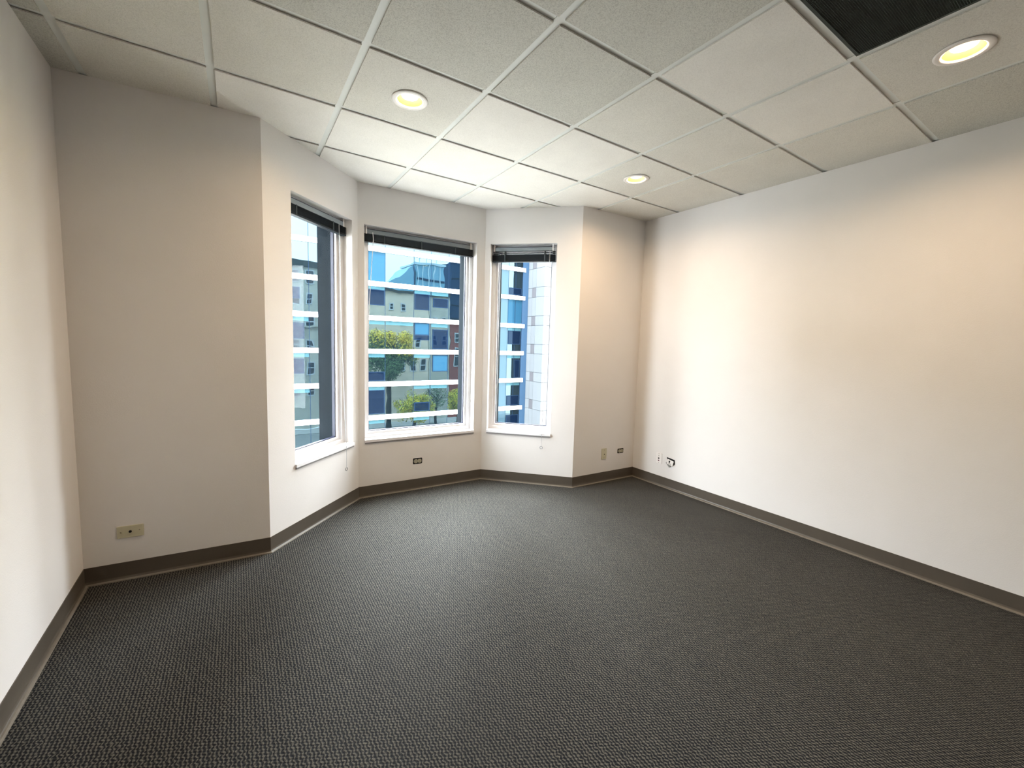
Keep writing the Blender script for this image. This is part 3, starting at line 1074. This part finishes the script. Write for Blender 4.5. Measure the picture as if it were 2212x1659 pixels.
# the storeys around this room: masses left, right, above, below
house('office_block', 'grey stone storeys right of this room', 4.95, 16.5, -12, 1.6, 13.4, 'stone_grey', grid_wins([6.3, 8.4, 10.5, 12.6, 14.7], [-8.2, -4.6, -0.9, 2.9, 6.6, 10.0], 1.25, 2.0), 0.9)
house('office_block', 'grey stone storeys left of this room', -9.0, -0.75, -12, 1.6, 13.4, 'stone_grey', grid_wins([-7.5, -5.4, -3.2], [-4.6, -0.9, 2.9, 6.6, 10.0], 1.25, 2.0), 0.9)
house('office_block', 'grey stone storeys above this room', -0.72, 4.92, -12, 1.6, 13.4, 'stone_grey', grid_wins([0.6, 2.2, 3.8], [4.3, 7.6, 10.4], 1.1, 1.9), 0.9, H + 0.65)
house('tan_building', 'tan brick building with small white windows, reflected in the glass facade', 19.0, 30.6, -10, 1.9, 10.2, 'stone_tan', [(23.6, 6.6, 0.8, 1.3), (25.7, 6.6, 1.0, 1.35), (23.4, 4.1, 0.8, 1.2), (25.8, 4.1, 1.0, 1.2), (28.3, 4.1, 1.0, 1.3), (28.6, 0.0, 1.0, 2.0), (26.6, 0.0, 1.0, 2.0), (27.6, -4.2, 1.0, 2.2), (25.6, -4.2, 1.0, 2.2), (29.6, -4.2, 1.0, 2.2)], 0.4)
house('red_building', 'red brick building reflected at the right edge of the glass facade', 34.9, 45.0, -10, 1.9, 5.6, 'brick_red', [(36.6, 1.2, 1.2, 1.9), (36.6, -3.4, 1.3, 3.6), (39.5, 1.2, 1.2, 1.9)], 0.4)
house('grey_building', 'grey stone building between the tan and red ones in the reflection', 30.7, 34.8, -10, 1.9, 10.2, 'stone_grey', [(31.8, 4.4, 1.0, 1.6), (33.6, 4.4, 1.0, 1.6), (31.8, 0.6, 1.0, 1.8), (33.6, 0.6, 1.0, 1.8), (33.6, -4.2, 1.0, 2.0)], 0.5)
# set-back blue penthouse with ribs
ph = empty('penthouse', (29.5, -3.0, 10.36))
tag(ph, 'pale blue glass penthouse set back on the roofs in the reflection', 'building')
MB().box(-0.6, 5.2, -6, 2.3, 0.0, 5.4).build('wall', 'penthouse_blue', ph)
MB().box(-0.9, 5.3, -6.2, 2.6, 5.4, 5.8).build('roof', 'penthouse_rib', ph)
wm = MB()
for yy in (-6.0, 2.1):
    wm.v += [(-5.4, yy, 0.0), (-0.92, yy, 0.0), (-0.92, yy, 5.2), (-3.2, yy, 2.9), (-5.4, yy, 1.7)]
wm.f = [(0, 1, 2, 3, 4), (9, 8, 7, 6, 5)] + [(q, (q + 1) % 5, 5 + (q + 1) % 5, 5 + q) for q in range(5)]
wm.build('sloping_wing', 'penthouse_blue', ph)
for k in range(5):
    MB().box(-0.3 + k * 1.15, -0.12 + k * 1.15, 2.3, 2.45, 0.0, 5.4).build('rib', 'penthouse_rib', ph)
MB().box(-0.5, 5.1, 2.3, 2.42, 2.4, 2.75).build('ledge', 'tower_navy', ph)
for k, (x, h2) in enumerate(((-0.2, 1.2), (0.8, 1.6), (1.9, 1.1), (4.2, 1.3))):
    MB().tube([(x, 1.0, 5.8), (x, 1.0, 5.8 + h2)], 0.07, 6).build('roof_post', 'penthouse_rib', ph)
tw = empty('tower', (43.2, -13.0, GZ))
tag(tw, 'dark navy tower standing above the roofs in the reflection', 'building')
MB().box(-1.5, 1.5, -6, 0, 0, 33.0).build('wall', 'tower_navy', tw)
for k in range(10):
    MB().box(-1.4, 1.4, 0.0, 0.06, 2.0 + k * 3.0, 2.35 + k * 3.0).build('floor_band', 'facade_frame', tw)

# street trees
def tree(label, x, y, zc, rx, rz, mats, n, leaf, seed, hue='green'):
    rnd = random.Random(seed)
    root = empty('street_tree', (x, y, GZ + 0.15))
    tag(root, label, 'tree', 'street trees')
    z0 = zc - (GZ + 0.15)
    m = MB()
    m.tube([(0, 0, 0), (0.05, 0.03, z0 * 0.5), (0.0, 0.1, z0), (0.1, 0, z0 + rz * 0.6)], 0.28 * rx / 4 + 0.08, 8, [1.2, 0.9, 0.7, 0.25])
    for k in range(9):
        a = rnd.uniform(0, 2 * PI)
        s = rnd.uniform(0.45, 0.85)
        b0 = z0 - rz * rnd.uniform(0.2, 0.7)
        m.tube([(0, 0, b0), (rx * s * 0.5 * math.cos(a), rx * s * 0.5 * math.sin(a), b0 + rz * 0.45), (rx * s * math.cos(a), rx * s * math.sin(a), b0 + rz * rnd.uniform(0.6, 1.1))], 0.09, 5, [1, 0.7, 0.3])
    m.build('trunk', 'bark', root, smooth=True)
    blobs = []
    for k in range(48):
        while True:
            p = Vector((rnd.uniform(-1, 1), rnd.uniform(-1, 1), rnd.uniform(-1, 1)))
            if 0.25 < p.length < 1:
                break
        blobs.append((Vector((p.x * rx * 0.8, p.y * rx * 0.8, p.z * rz * 0.8)), rnd.uniform(0.22, 0.38) * rx))
    groups = {mt: MB() for mt in mats}
    for k in range(n):
        c, rr = rnd.choice(blobs)
        d = Vector((rnd.gauss(0, 1), rnd.gauss(0, 1), rnd.gauss(0, 1))).normalized() * rr * rnd.uniform(0.55, 1.0)
        q = c + d
        if hue == 'mixed':
            mt = mats[0] if (q.z / rz + 0.35 * q.x / rx + rnd.uniform(-0.3, 0.3)) < 0.16 else mats[1]
        else:
            mt = mats[rnd.randrange(len(mats))]
        g = groups[mt]
        nrm = (d.normalized() + Vector((rnd.uniform(-.6, .6), rnd.uniform(-.6, .6), rnd.uniform(-.2, .8)))).normalized()
        u = nrm.orthogonal().normalized()
        v = nrm.cross(u)
        s = leaf * rnd.uniform(0.6, 1.3)
        b = len(g.v)
        q = q + Vector((0, 0, z0))
        g.v += [tuple(q + u * s), tuple(q + v * s * 0.6), tuple(q - u * s), tuple(q - v * s * 0.6)]
        g.f.append((b, b + 1, b + 2, b + 3))
    for mt, g in groups.items():
        if g.v:
            me = bpy.data.meshes.new('foliage')
            me.from_pydata(g.v, [], g.f)
            tag(obj('foliage', me, mt, root), kind='stuff')
    return root

tree('large green tree with a yellow top, reflected in the glass facade', 21.0, 9.2, -0.5, 4.9, 4.7, ('leaf_green', 'leaf_yellow'), 22000, 0.145, 3, 'mixed')
tree('low lime yellow tree, reflected in the lower middle of the glass facade', 23.6, 14.0, -9.0, 3.4, 2.5, ('leaf_lime', 'leaf_yellow'), 9000, 0.13, 5)
tree('low yellow tree, reflected at the right edge of the glass facade', 31.4, 13.5, -8.4, 2.3, 2.2, ('leaf_yellow', 'leaf_lime'), 5000, 0.13, 8)
tree('sparse pale green tree, reflected beside the yellow trees', 30.0, 7.4, -8.4, 2.5, 2.6, ('leaf_pale', 'leaf_green'), 1800, 0.11, 11)
